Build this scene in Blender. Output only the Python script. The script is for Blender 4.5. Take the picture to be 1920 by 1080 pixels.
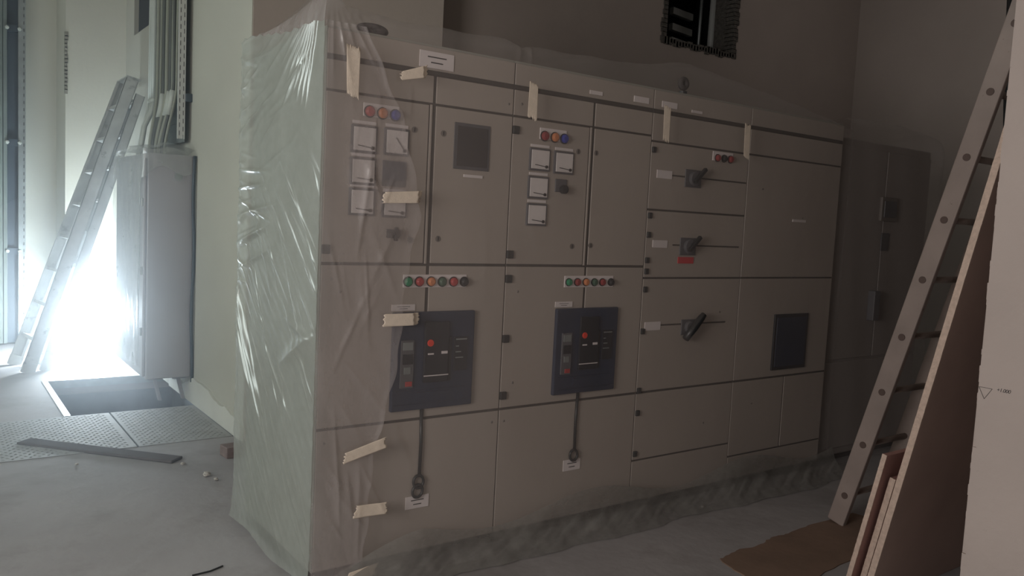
import bpy, math, random
import numpy as np
from mathutils import Vector, Matrix

random.seed(7)
rng = np.random.default_rng(11)
for o in list(bpy.data.objects):
    bpy.data.objects.remove(o, do_unlink=True)
SC = bpy.context.scene
COL = SC.collection

# ------------------------------------------------------------------ camera
YAW, PIT, ROLL = math.radians(36.1674), math.radians(-4.7396), math.radians(-2.8421)
_f = Vector((math.sin(YAW)*math.cos(PIT), math.cos(YAW)*math.cos(PIT), math.sin(PIT)))
_r = Vector((math.cos(YAW), -math.sin(YAW), 0))
_d = -(_r.cross(_f))
_r2 = math.cos(ROLL)*_r + math.sin(ROLL)*_d
_d2 = -math.sin(ROLL)*_r + math.cos(ROLL)*_d
cam_data = bpy.data.cameras.new('camera')
cam_data.sensor_width = 36
cam_data.lens = 1524.3*36/1920
cam_data.clip_start = 0.05
cam = bpy.data.objects.new('camera', cam_data)
COL.objects.link(cam)
m = Matrix.Identity(4)
for i, v in enumerate((_r2, -_d2, -_f)):
    for k in range(3):
        m[k][i] = v[k]
m.translation = Vector((0, 0, 1.5))
cam.matrix_world = m
SC.camera = cam

# ------------------------------------------------------------------ light
SC.view_settings.view_transform = 'Standard'
SC.view_settings.look = 'None'
SC.view_settings.gamma = 1
SC.view_settings.use_curve_mapping = False
SC.view_settings.exposure = 0.0
world = bpy.data.worlds.new('world')
SC.world = world
world.use_nodes = True
world.node_tree.nodes['Background'].inputs[0].default_value = (0.8, 0.85, 0.9, 1)
world.node_tree.nodes['Background'].inputs[1].default_value = 0.15


def area(name, loc, target, sx, sy, power, color, spread=180):
    l = bpy.data.lights.new(name, 'AREA')
    l.shape = 'RECTANGLE'
    l.size, l.size_y = sx, sy
    l.energy = power
    l.color = color
    l.spread = math.radians(spread)
    o = bpy.data.objects.new(name, l)
    COL.objects.link(o)
    o.location = loc
    o.rotation_euler = (Vector(target)-Vector(loc)).to_track_quat('-Z', 'Y').to_euler()
    return o


# daylight through the doorway behind the camera and through the window openings of the left wall
area('doorway_daylight', (-0.9, -3.9, 1.45), (-0.9, 0, 1.45), 2.0, 2.6, 8, (1.0, 0.91, 0.86))
area('window_daylight', (-2.45, 5.6, 2.2), (0, 5.6, 1.7), 2.4, 1.6, 64, (0.86, 0.98, 0.95))
area('window_daylight', (-2.45, 0.9, 1.75), (0, 1.15, 1.75), 1.8, 1.4, 98, (1.0, 0.92, 0.88))
# weak fill light added under the closed ceiling to lift the far right corner
area('right_corner_fill', (7.3, 3.0, 4.35), (8.6, 4.9, 2.4), 1.4, 0.9, 6, (1.0, 0.90, 0.86))
# the glaring work lamp
LAMP = (1.30, 8.66, 0.38)
pl = bpy.data.lights.new('work_lamp_light', 'POINT')
pl.energy = 520
pl.color = (0.62, 0.81, 1.0)
pl.shadow_soft_size = 0.16
plo = bpy.data.objects.new('work_lamp_light', pl)
COL.objects.link(plo)
plo.location = LAMP


# ------------------------------------------------------------------ materials
def mat(name, col, rough=0.6, metal=0.0, var=0.0, scale=6.0, bump=0.0, bscale=None, spec=0.5, dirt=None, dscale=2.0, dlo=0.5, dhi=0.7, emit=None):
    mt = bpy.data.materials.new(name)
    mt.use_nodes = True
    nt = mt.node_tree
    N, L = nt.nodes, nt.links
    b = N['Principled BSDF']
    b.inputs['Roughness'].default_value = rough
    b.inputs['Metallic'].default_value = metal
    b.inputs['Specular IOR Level'].default_value = spec
    b.inputs['Base Color'].default_value = (*col, 1)
    tc = N.new('ShaderNodeTexCoord')
    geo = N.new('ShaderNodeNewGeometry')
    cur = None
    if var > 0:
        n = N.new('ShaderNodeTexNoise')
        n.inputs['Scale'].default_value = scale
        n.inputs['Detail'].default_value = 5
        L.new(geo.outputs['Position'], n.inputs['Vector'])
        r = N.new('ShaderNodeValToRGB')
        r.color_ramp.elements[0].position = 0.3
        r.color_ramp.elements[1].position = 0.7
        r.color_ramp.elements[0].color = (*[c*(1-var) for c in col], 1)
        r.color_ramp.elements[1].color = (*[min(1, c*(1+var)) for c in col], 1)
        L.new(n.outputs['Fac'], r.inputs[0])
        cur = r.outputs[0]
    if dirt:
        n = N.new('ShaderNodeTexNoise')
        n.inputs['Scale'].default_value = dscale
        n.inputs['Detail'].default_value = 8
        n.inputs['Roughness'].default_value = 0.65
        L.new(geo.outputs['Position'], n.inputs['Vector'])
        r = N.new('ShaderNodeValToRGB')
        r.color_ramp.elements[0].position = dlo
        r.color_ramp.elements[1].position = dhi
        L.new(n.outputs['Fac'], r.inputs[0])
        mx = N.new('ShaderNodeMix')
        mx.data_type = 'RGBA'
        L.new(r.outputs[0], mx.inputs['Factor'])
        if cur:
            L.new(cur, mx.inputs[6])
        else:
            mx.inputs[6].default_value = (*col, 1)
        mx.inputs[7].default_value = (*dirt, 1)
        cur = mx.outputs[2]
    if cur:
        L.new(cur, b.inputs['Base Color'])
    if bump > 0:
        n = N.new('ShaderNodeTexNoise')
        n.inputs['Scale'].default_value = bscale or scale*4
        n.inputs['Detail'].default_value = 6
        L.new(geo.outputs['Position'], n.inputs['Vector'])
        bp = N.new('ShaderNodeBump')
        bp.inputs['Strength'].default_value = bump
        bp.inputs['Distance'].default_value = 0.01
        L.new(n.outputs['Fac'], bp.inputs['Height'])
        L.new(bp.outputs[0], b.inputs['Normal'])
    if emit:
        b.inputs['Emission Color'].default_value = (*emit[0], 1)
        b.inputs['Emission Strength'].default_value = emit[1]
    return mt


def film_mat(name, col, clear, gloss=0.35, rough=0.22, var=0.1, stretch=(1, 1, 1), nscale=3.0, bump=0.3):
    """thin polythene: clear = share of light passing straight through"""
    mt = bpy.data.materials.new(name)
    mt.use_nodes = True
    nt = mt.node_tree
    N, L = nt.nodes, nt.links
    for n in list(N):
        if n.type == 'BSDF_PRINCIPLED':
            N.remove(n)
    out = N['Material Output']
    geo = N.new('ShaderNodeNewGeometry')
    mp = N.new('ShaderNodeMapping')
    mp.inputs['Scale'].default_value = stretch
    L.new(geo.outputs['Position'], mp.inputs['Vector'])
    n = N.new('ShaderNodeTexNoise')
    n.inputs['Scale'].default_value = nscale
    n.inputs['Detail'].default_value = 7
    n.inputs['Roughness'].default_value = 0.6
    L.new(mp.outputs[0], n.inputs['Vector'])
    bp = N.new('ShaderNodeBump')
    bp.inputs['Strength'].default_value = bump
    bp.inputs['Distance'].default_value = 0.02
    L.new(n.outputs['Fac'], bp.inputs['Height'])
    tr = N.new('ShaderNodeBsdfTransparent')
    df = N.new('ShaderNodeBsdfDiffuse')
    df.inputs['Color'].default_value = (*col, 1)
    L.new(bp.outputs[0], df.inputs['Normal'])
    tl = N.new('ShaderNodeBsdfTranslucent')
    tl.inputs['Color'].default_value = (*col, 1)
    gl = N.new('ShaderNodeBsdfGlossy')
    gl.inputs['Roughness'].default_value = rough
    gl.inputs['Color'].default_value = (0.9, 0.9, 0.9, 1)
    L.new(bp.outputs[0], gl.inputs['Normal'])
    a = N.new('ShaderNodeMixShader')
    a.inputs[0].default_value = 0.35
    L.new(df.outputs[0], a.inputs[1])
    L.new(tl.outputs[0], a.inputs[2])
    b = N.new('ShaderNodeMixShader')
    b.inputs[0].default_value = gloss
    L.new(a.outputs[0], b.inputs[1])
    L.new(gl.outputs[0], b.inputs[2])
    c = N.new('ShaderNodeMixShader')
    mr = N.new('ShaderNodeMapRange')
    mr.inputs['From Min'].default_value = 0.3
    mr.inputs['From Max'].default_value = 0.7
    mr.inputs['To Min'].default_value = max(0, 1-clear-var)
    mr.inputs['To Max'].default_value = min(1, 1-clear+var)
    L.new(n.outputs['Fac'], mr.inputs['Value'])
    L.new(mr.outputs[0], c.inputs[0])
    L.new(tr.outputs[0], c.inputs[1])
    L.new(b.outputs[0], c.inputs[2])
    L.new(c.outputs[0], out.inputs['Surface'])
    return mt


M = {}
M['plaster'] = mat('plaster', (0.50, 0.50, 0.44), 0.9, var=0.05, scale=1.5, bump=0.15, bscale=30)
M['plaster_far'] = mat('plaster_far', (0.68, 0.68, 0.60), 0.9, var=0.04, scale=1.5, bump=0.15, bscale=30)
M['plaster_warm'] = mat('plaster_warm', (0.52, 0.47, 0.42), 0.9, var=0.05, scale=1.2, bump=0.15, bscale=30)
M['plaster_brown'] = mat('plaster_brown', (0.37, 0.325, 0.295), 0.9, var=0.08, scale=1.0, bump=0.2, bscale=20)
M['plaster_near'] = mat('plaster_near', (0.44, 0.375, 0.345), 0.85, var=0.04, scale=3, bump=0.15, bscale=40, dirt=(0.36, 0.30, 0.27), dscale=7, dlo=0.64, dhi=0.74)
M['plaster_patch'] = mat('plaster_patch', (0.62, 0.63, 0.58), 0.9, var=0.05, scale=5, bump=0.3, bscale=30)
M['raw_edge'] = mat('raw_edge', (0.10, 0.095, 0.085), 0.95, var=0.3, scale=30, bump=0.6, bscale=60)  # broken masonry; its dark tone also paints shade on the hole reveal
M['concrete'] = mat('concrete', (0.35, 0.34, 0.345), 0.85, var=0.10, scale=1.3, bump=0.35, bscale=12, dirt=(0.24, 0.23, 0.22), dscale=1.7, dlo=0.5, dhi=0.75)
M['trench'] = mat('trench', (0.20, 0.22, 0.25), 0.9, var=0.2, scale=4, bump=0.3)
M['checker_plate'] = mat('checker_plate', (0.36, 0.37, 0.37), 0.7, 0.05, var=0.12, scale=5, bump=0.2, dirt=(0.33, 0.33, 0.32), dscale=4)
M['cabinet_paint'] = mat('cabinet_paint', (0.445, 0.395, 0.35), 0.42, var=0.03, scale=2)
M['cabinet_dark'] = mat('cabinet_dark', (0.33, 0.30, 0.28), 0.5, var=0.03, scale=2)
M['cabinet_side'] = mat('cabinet_side', (0.36, 0.36, 0.32), 0.5, var=0.03, scale=2)
M['seam'] = mat('seam', (0.085, 0.075, 0.068), 0.8)
M['black'] = mat('black_plastic', (0.025, 0.028, 0.03), 0.35)
M['navy'] = mat('navy_plastic', (0.030, 0.042, 0.075), 0.4, var=0.1, scale=10)
M['navy_dark'] = mat('dark_plastic', (0.020, 0.023, 0.030), 0.3)
M['grey_plastic'] = mat('grey_plastic', (0.12, 0.12, 0.13), 0.5)
M['white_label'] = mat('white_label', (0.82, 0.76, 0.75), 0.5)
M['meter_face'] = mat('meter_face', (0.82, 0.77, 0.75), 0.35, var=0.04, scale=20)
M['screen'] = mat('screen', (0.075, 0.070, 0.072), 0.25)
M['ink'] = mat('ink', (0.03, 0.028, 0.03), 0.7)
M['red'] = mat('red_lens', (0.45, 0.05, 0.05), 0.3)
M['amber'] = mat('amber_lens', (0.66, 0.24, 0.10), 0.3)
M['blue'] = mat('blue_lens', (0.03, 0.05, 0.35), 0.3)
M['green'] = mat('green_lens', (0.02, 0.25, 0.12), 0.3)
M['dark_red'] = mat('dark_red_lens', (0.30, 0.045, 0.045), 0.3)
M['dim_green'] = mat('dim_green_lens', (0.06, 0.12, 0.08), 0.3)
M['bright_red'] = mat('bright_red', (0.85, 0.06, 0.03), 0.35)
M['red_label'] = mat('red_label', (0.65, 0.05, 0.06), 0.5)
M['chrome'] = mat('chrome', (0.45, 0.43, 0.42), 0.3, 0.8)
M['lock_grey'] = mat('lock_grey', (0.20, 0.18, 0.165), 0.5)
M['eye_dark'] = mat('eye_dark', (0.07, 0.06, 0.06), 0.8)
M['tape'] = mat('masking_tape', (0.80, 0.70, 0.58), 0.75, var=0.05, scale=40, bump=0.15, bscale=200)
M['alu'] = mat('aluminium', (0.55, 0.57, 0.56), 0.45, 0.4, var=0.12, scale=8, dirt=(0.30, 0.32, 0.31), dscale=9, dlo=0.6, dhi=0.68)
M['wood_pole'] = mat('grey_rail', (0.30, 0.25, 0.225), 0.6, var=0.10, scale=6, dirt=(0.2, 0.16, 0.14), dscale=20, dlo=0.66, dhi=0.7)
M['rung_dark'] = mat('rung_end', (0.10, 0.07, 0.06), 0.7)
M['steel_green'] = mat('steel_green', (0.15, 0.18, 0.165), 0.6, 0.0, var=0.1, scale=5)
M['steel_dark'] = mat('steel_dark', (0.06, 0.08, 0.10), 0.5, 0.3, var=0.15, scale=4)
M['galv'] = mat('galvanised', (0.36, 0.40, 0.40), 0.45, 0.6, var=0.15, scale=10)
M['rail_grey'] = mat('rail_grey', (0.60, 0.62, 0.60), 0.6)
M['cable'] = mat('cable', (0.30, 0.32, 0.26), 0.55, var=0.12, scale=3)
M['cable_shade'] = mat('cable_shade', (0.09, 0.10, 0.09), 0.55, var=0.12, scale=3)  # darker copy of the cable colour, paints the shade between neighbouring cables
M['conduit'] = mat('conduit', (0.50, 0.54, 0.50), 0.4)
M['box_paint'] = mat('box_paint', (0.40, 0.40, 0.42), 0.45, var=0.04, scale=3)
M['ply_face'] = mat('board_face', (0.47, 0.34, 0.295), 0.6, var=0.12, scale=2.5)
M['ply_red'] = mat('board_face_red', (0.36, 0.20, 0.175), 0.6, var=0.10, scale=3)
M['ply_edge'] = mat('board_edge', (0.52, 0.40, 0.33), 0.8, var=0.12, scale=60, bump=0.3, bscale=120)
M['cardboard'] = mat('cardboard', (0.22, 0.15, 0.11), 0.85, var=0.12, scale=4, bump=0.2)
M['brick'] = mat('brick', (0.22, 0.17, 0.16), 0.9, var=0.2, scale=15, bump=0.5)
M['rubble'] = mat('rubble', (0.50, 0.48, 0.44), 0.9, var=0.2, scale=20, bump=0.5)
M['dusty_wood'] = mat('dusty_wood', (0.12, 0.11, 0.11), 0.95, spec=0.1, var=0.12, scale=5, bump=0.3)
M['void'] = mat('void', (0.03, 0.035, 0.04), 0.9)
M['pipe'] = mat('pipe', (0.45, 0.47, 0.45), 0.5)
M['film_front'] = film_mat('clear_film', (0.62, 0.58, 0.57), 0.80, gloss=0.35, rough=0.30, var=0.05, stretch=(1, 1, 0.35), nscale=2.6, bump=0.15)
M['film_overlap'] = film_mat('overlapped_film', (0.68, 0.63, 0.62), 0.69, gloss=0.22, rough=0.34, var=0.10, stretch=(1.5, 1, 0.5), nscale=4.5, bump=0.2)
M['film_side'] = film_mat('milky_film', (0.47, 0.51, 0.465), 0.34, gloss=0.24, rough=0.24, var=0.10, stretch=(1, 1.2, 1.2), nscale=3.0, bump=0.12)
M['film_hem'] = film_mat('hem_film', (0.36, 0.36, 0.34), 0.45, gloss=0.15, rough=0.35, var=0.25, stretch=(1, 1, 2), nscale=4, bump=0.3)
M['film_box'] = film_mat('box_film', (0.58, 0.62, 0.60), 0.60, gloss=0.3, rough=0.25, var=0.15, nscale=6, bump=0.4)
M['lamp_glass'] = mat('lamp_glass', (1, 1, 1), 0.3, emit=((0.85, 0.95, 1.0), 260))


# ------------------------------------------------------------------ mesh builder
def world_loc(o):
    v = Vector(o.location)
    while o.parent:
        o = o.parent
        v += Vector(o.location)
    return v


class MB:
    def __init__(s):
        s.v, s.f, s.m = [], [], []

    def box(s, x0, x1, y0, y1, z0, z1, mi=0):
        b = len(s.v)
        s.v += [(x, y, z) for z in (z0, z1) for y in (y0, y1) for x in (x0, x1)]
        for q in ((0, 2, 3, 1), (4, 5, 7, 6), (0, 1, 5, 4), (2, 6, 7, 3), (0, 4, 6, 2), (1, 3, 7, 5)):
            s.f.append([b+i for i in q]); s.m.append(mi)
        return s

    def obox(s, c, ax, ay, az, mi=0):
        """oriented box: centre and three half-axis vectors"""
        c, ax, ay, az = map(Vector, (c, ax, ay, az))
        b = len(s.v)
        s.v += [tuple(c+i*ax+j*ay+k*az) for k in (-1, 1) for j in (-1, 1) for i in (-1, 1)]
        for q in ((0, 2, 3, 1), (4, 5, 7, 6), (0, 1, 5, 4), (2, 6, 7, 3), (0, 4, 6, 2), (1, 3, 7, 5)):
            s.f.append([b+i for i in q]); s.m.append(mi)
        return s

    def tube(s, pts, r, n=10, mi=0, caps=True):
        pts = [Vector(p) for p in pts]
        rs = r if isinstance(r, (list, tuple)) else [r]*len(pts)
        up = None
        rings = []
        for i, p in enumerate(pts):
            t = (pts[min(i+1, len(pts)-1)]-pts[max(i-1, 0)]).normalized()
            if up is None:
                up = t.orthogonal().normalized()
            up = (up-t*up.dot(t))
            up = up.normalized() if up.length > 1e-6 else t.orthogonal().normalized()
            w = t.cross(up)
            b = len(s.v)
            for k in range(n):
                a = 2*math.pi*k/n
                s.v.append(tuple(p+rs[i]*(math.cos(a)*up+math.sin(a)*w)))
            rings.append(b)
        for a, b in zip(rings, rings[1:]):
            for k in range(n):
                s.f.append([a+k, a+(k+1) % n, b+(k+1) % n, b+k]); s.m.append(mi)
        if caps:
            s.f.append([rings[0]+k for k in reversed(range(n))]); s.m.append(mi)
            s.f.append([rings[-1]+k for k in range(n)]); s.m.append(mi)
        return s

    def torus(s, c, R, r, axis='y', sx=1.0, sz=1.0, n=28, k=8, tilt=0.0, mi=0):
        b = len(s.v)
        for i in range(n):
            a = 2*math.pi*i/n
            for j in range(k):
                p = 2*math.pi*j/k
                x = (R+r*math.cos(p))*math.cos(a)*sx
                z = (R+r*math.cos(p))*math.sin(a)*sz
                y = r*math.sin(p)
                x, z = x*math.cos(tilt)-z*math.sin(tilt), x*math.sin(tilt)+z*math.cos(tilt)
                s.v.append((c[0]+x, c[1]+y, c[2]+z))
        for i in range(n):
            for j in range(k):
                s.f.append([b+i*k+j, b+((i+1) % n)*k+j, b+((i+1) % n)*k+(j+1) % k, b+i*k+(j+1) % k]); s.m.append(mi)
        return s

    def prism(s, poly, fn0, fn1, mi=0):
        """poly: 2D points; fn0/fn1 map (u,v) to the two end faces"""
        b = len(s.v); n = len(poly)
        s.v += [tuple(fn0(*p)) for p in poly]+[tuple(fn1(*p)) for p in poly]
        s.f.append([b+i for i in range(n)]); s.m.append(mi)
        s.f.append([b+n+i for i in reversed(range(n))]); s.m.append(mi)
        for i in range(n):
            j = (i+1) % n
            s.f.append([b+j, b+i, b+n+i, b+n+j]); s.m.append(mi)
        return s

    def grid(s, P, mi=0):
        """P: array (a,b,3)"""
        b = len(s.v); A, B = P.shape[:2]
        s.v += [tuple(map(float, p)) for p in P.reshape(-1, 3)]
        for i in range(A-1):
            for j in range(B-1):
                s.f.append([b+i*B+j, b+i*B+j+1, b+(i+1)*B+j+1, b+(i+1)*B+j]); s.m.append(mi)
        return s

    def build(s, name, mats, parent=None, bevel=0, smooth=False, label=None, fix=True):
        if not isinstance(mats, (list, tuple)):
            mats = [mats]
        off = world_loc(parent) if parent else Vector((0, 0, 0))
        o_loc = Vector((0, 0, 0))
        if not parent:
            a = np.array(s.v)
            o_loc = Vector(((a[:, 0].min()+a[:, 0].max())/2, (a[:, 1].min()+a[:, 1].max())/2, a[:, 2].min()))
            off = o_loc
        me = bpy.data.meshes.new(name)
        me.from_pydata([tuple(Vector(p)-off) for p in s.v], [], s.f)
        for mt in mats:
            me.materials.append(mt)
        me.polygons.foreach_set('material_index', s.m)
        if smooth:
            me.polygons.foreach_set('use_smooth', [True]*len(s.f))
        if fix:
            import bmesh
            bm = bmesh.new(); bm.from_mesh(me)
            bmesh.ops.recalc_face_normals(bm, faces=bm.faces)
            bm.to_mesh(me); bm.free()
        me.update()
        o = bpy.data.objects.new(name, me)
        COL.objects.link(o)
        o.location = o_loc
        if parent:
            o.parent = parent
        if bevel:
            md = o.modifiers.new('bevel', 'BEVEL')
            md.width = bevel; md.segments = 2; md.limit_method = 'ANGLE'
        if label:
            o['label'] = label
        return o


def tag(o, label, cat, group=None, kind=None):
    o['label'] = label
    o['category'] = cat
    if group:
        o['group'] = group
    if kind:
        o['kind'] = kind
    return o


def thing(name, loc, label, cat, group=None):
    o = bpy.data.objects.new(name, None)
    o.empty_display_size = 0.1
    COL.objects.link(o)
    o.location = loc
    return tag(o, label, cat, group)


def struct(o):
    o['kind'] = 'structure'
    return o


def fbm1(x, seed, oct=4):
    r = random.Random(seed)
    x = np.asarray(x, float)
    o = np.zeros_like(x)
    for k in range(oct):
        o += math.pow(0.5, k)*np.sin(x*(2.1**k)+r.uniform(0, 6.28))
    return o

# ------------------------------------------------------------------ room
WX, WY = 1.67, 5.12            # long wall facing the camera's left, its near corner
CEIL = 4.45
# floor with the cable trench hole (x .82-1.67, y 6.23-7.5) and the plate-covered part (y 5.27-6.23)
fl = MB()
X0, X1, Y0_, Y1 = -4.1, 8.8, -4.1, 11.0
tx0, tx1, ty0, ty1 = 0.82, 1.80, 6.23, 7.50
px0, py0 = 0.20, 5.27
fl.box(X0, X1, Y0_, py0, -0.12, 0)
fl.box(X0, px0, py0, ty0, -0.12, 0)
fl.box(tx1, X1, py0, ty0, -0.12, 0)
fl.box(X0, tx0, ty0, ty1, -0.12, 0)
fl.box(tx1, X1, ty0, ty1, -0.12, 0)
fl.box(X0, X1, ty1, Y1, -0.12, 0)
struct(fl.build('floor', M['concrete']))
tr = MB()
tr.box(px0-.06, tx1+.06, py0-.06, ty1+.06, -0.66, -0.60)
tr.box(px0-.06, px0, py0-.06, ty1+.06, -0.60, -0.121)
tr.box(tx1, tx1+.06, py0-.06, ty1+.06, -0.60, -0.121)
tr.box(px0, tx1, py0-.06, py0, -0.60, -0.121)
tr.box(px0, tx1, ty1, ty1+.06, -0.60, -0.121)
struct(tr.build('trim_trench', M['trench']))
# steel angle kerb round the opening
kb = MB()
kb.box(tx0-.03, tx0+.012, ty0, ty1, -0.06, 0.006)
kb.box(tx0-.03, tx1, ty1-.012, ty1+.03, -0.06, 0.006)
struct(kb.build('trim_trench_kerb', M['galv']))

cl = MB(); cl.box(X0, X1, Y0_, Y1, CEIL, CEIL+.15)
struct(cl.build('ceiling', M['plaster_warm']))

# long side wall (faces -X) with a dark opening high up
ws = MB()
oy0, oy1, oz0, oz1 = 7.86, 8.60, 3.08, 3.95
WT = 0.35
ws.box(WX, WX+WT, WY+.32, oy0, 0.0, CEIL)
ws.box(WX, WX+WT, oy1, 9.9, 0.0, CEIL)
ws.box(WX, WX+WT, oy0, oy1, 0.0, oz0)
ws.box(WX, WX+WT, oy0, oy1, oz1, CEIL)
struct(ws.build('wall_side', M['plaster']))
ob = MB(); ob.box(WX+.04, WX+.07, oy0-.1, oy1+.1, oz0-.1, oz1+.1)  # dark panel just inside the opening paints the shade of its depth
struct(ob.build('trim_opening_shade', M['void']))
# pilaster in front of the back wall; its flank is the near end of the side wall
wc = MB(); wc.box(WX, 3.02, WY, WY+.32, 0, CEIL)
struct(wc.build('wall_pilaster', M['plaster_warm']))
# flank of the pilaster carries the same light plaster as the side wall
wf = MB(); wf.box(WX-.006, WX, WY+.004, WY+.32, 0, CEIL)
struct(wf.build('trim_plaster_flank', M['plaster']))

# rougher paler strip along the foot of the side wall, with a ragged top
st = MB()
ys = np.linspace(5.15, 7.0, 40)
top = 0.11+0.02*fbm1(ys*7, 3)+0.10*np.clip((6.0-np.abs(ys-6.0)-5.4)/0.6, 0, 1)
poly = [(float(y), 0.002) for y in ys]+[(float(y), float(t)) for y, t in zip(ys[::-1], top[::-1])]
st.prism(poly, lambda u, v: (WX-.018, u, v), lambda u, v: (WX+.002, u, v))
struct(st.build('baseboard_side', M['plaster_patch']))

# recessed back wall (faces the camera) with the hole for cables
bw = MB()
BY = 5.44
hx0, hx1, hz0, hz1 = 5.56, 6.56, 3.24, 4.00
bw.box(3.02, hx0, BY, BY+.25, 0, CEIL)
bw.box(hx1, 8.8, BY, BY+.25, 0, CEIL)
bw.box(hx0, hx1, BY, BY+.25, 0, hz0)
bw.box(hx0, hx1, BY, BY+.25, hz1, CEIL)
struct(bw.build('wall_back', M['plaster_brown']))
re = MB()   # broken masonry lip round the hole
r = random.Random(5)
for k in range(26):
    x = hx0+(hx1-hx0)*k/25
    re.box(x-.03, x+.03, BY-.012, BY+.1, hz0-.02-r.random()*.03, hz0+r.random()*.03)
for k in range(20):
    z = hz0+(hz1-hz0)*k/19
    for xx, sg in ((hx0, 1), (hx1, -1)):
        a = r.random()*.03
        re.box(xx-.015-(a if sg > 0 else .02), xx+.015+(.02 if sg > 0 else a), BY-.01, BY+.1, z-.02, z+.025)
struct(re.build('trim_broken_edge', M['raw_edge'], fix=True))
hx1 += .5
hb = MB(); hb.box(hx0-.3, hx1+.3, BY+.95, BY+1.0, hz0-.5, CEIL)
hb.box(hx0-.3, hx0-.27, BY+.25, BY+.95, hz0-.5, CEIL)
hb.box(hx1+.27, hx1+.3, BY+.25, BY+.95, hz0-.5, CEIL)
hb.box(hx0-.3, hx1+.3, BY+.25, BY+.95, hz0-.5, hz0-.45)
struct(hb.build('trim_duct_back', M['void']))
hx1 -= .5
hl = MB()  # dark lining puts shade into the colour of the plain plaster reveal
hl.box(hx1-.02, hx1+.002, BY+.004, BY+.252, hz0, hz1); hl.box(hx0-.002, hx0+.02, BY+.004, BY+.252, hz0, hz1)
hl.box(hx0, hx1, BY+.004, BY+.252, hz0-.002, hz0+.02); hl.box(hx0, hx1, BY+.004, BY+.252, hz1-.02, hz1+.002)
struct(hl.build('trim_reveal_shade', M['raw_edge']))

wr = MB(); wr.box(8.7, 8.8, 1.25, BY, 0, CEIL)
struct(wr.build('wall_right', M['plaster_brown']))

# near wall on the right: ends in a corner just beyond the camera's right
nw = MB()
zs = np.linspace(0, CEIL, 60)
nw.box(2.878, 8.8, -4.1, 1.25, 0, CEIL)
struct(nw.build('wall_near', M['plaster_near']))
# chipped plaster arris of that corner
ne = MB()
jr = random.Random(9)
prev = 0
for k in range(240):
    z0, z1 = CEIL*k/240, CEIL*(k+1)/240
    prev = 0.6*prev+0.4*jr.uniform(-.006, .006)
    if jr.random() < .03:
        prev = -.012
    ne.box(2.870, 2.878, -4.1, 1.247+prev, z0, z1)
struct(ne.build('trim_plaster_skin', M['plaster_near']))

# far walls
fw = MB()
fw.box(X0, 1.14, 9.62, 9.9, 0, CEIL)
struct(fw.build('wall_far', M['plaster_far']))
fw2 = MB(); fw2.box(1.14, WX, 8.97, 9.9, 0, CEIL)
struct(fw2.build('wall_recess', M['plaster_far']))
ch = MB()
r = random.Random(3)
for k in range(16):
    z = 2.50+k*.036
    ch.box(1.132-r.random()*.004, 1.150+r.random()*.012, 8.962, 8.99, z, z+.046)
M['chip'] = mat('chip', (0.34, 0.33, 0.28), 0.95, var=0.2, scale=25, bump=0.5)
struct(ch.build('trim_chipped_corner', M['chip']))

# left wall with two window openings, wall behind the camera with its doorway
wl = MB()
wins = [(-0.05, 1.85, 1.0, 2.5), (4.35, 6.85, 1.35, 3.05)]
ycuts = [Y0_, wins[0][0], wins[0][1], wins[1][0], wins[1][1], Y1]
for a, b in ((ycuts[0], ycuts[1]), (ycuts[2], ycuts[3]), (ycuts[4], ycuts[5])):
    wl.box(-2.65, -2.5, a, b, 0, CEIL)
for y0, y1, z0, z1 in wins:
    wl.box(-2.65, -2.5, y0, y1, 0, z0)
    wl.box(-2.65, -2.5, y0, y1, z1, CEIL)
struct(wl.build('wall_left', M['plaster']))
wb = MB()
wb.box(-4.1, -2.0, -4.1, -3.95, 0, CEIL); wb.box(.2, 2.878, -4.1, -3.95, 0, CEIL); wb.box(-2.0, .2, -4.1, -3.95, 2.75, CEIL)
struct(wb.build('wall_behind', M['plaster_warm']))

# ------------------------------------------------------------------ switchboard
FY = 2.96        # door plane
BYK = 3.79       # rear of the cabinets
ZT = 2.20


def plate(mb, x0, x1, z0, z1, t=0.004, y=FY, mi=0):
    mb.box(x0, x1, y-t, y+.001, z0, z1, mi)
    return mb


def lines(mb, x0, x1, z0, z1, rows, y, mi):
    h = (z1-z0)
    for i in range(rows):
        zc = z0+h*(i+1)/(rows+1)
        w = (x1-x0)*(0.55 if i % 2 else 0.35)
        xc = (x0+x1)/2
        mb.box(xc-w/2, xc+w/2, y-.0009, y, zc-h*.035, zc+h*.035, mi)


def name_plate(par, x0, x1, z0, z1, rows=2, y=FY-.0055):
    mb = MB(); mb.box(x0, x1, y-.004, y, z0, z1)
    if rows:
        lines(mb, x0, x1, z0, z1, rows, y-.004, 1)
    return mb.build('name_plate', [M['white_label'], M['ink']], par)


def disc(mb, x, z, r, y0, y1, mi=0, n=24):
    mb.tube([(x, y1, z), (x, y0, z)], r, n=n, mi=mi)
    return mb


def ind_plate(par, x0, x1, z0, z1, lamps, r=.021):
    mb = MB(); mb.box(x0, x1, FY-.0095, FY, z0, z1)
    p = mb.build('indicator_plate', M['white_label'], par, bevel=.002)
    for x, z, c in lamps:
        l = MB()
        disc(l, x, z, r*1.12, FY-.013, FY-.008, 1)
        l.tube([(x, FY-.010, z), (x, FY-.022, z), (x, FY-.028, z)], [r*.92, r*.92, r*.55], n=24, mi=0)
        l.build('indicator_lamp', [M[c], M['black']], p, smooth=False)
    return p


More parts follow.
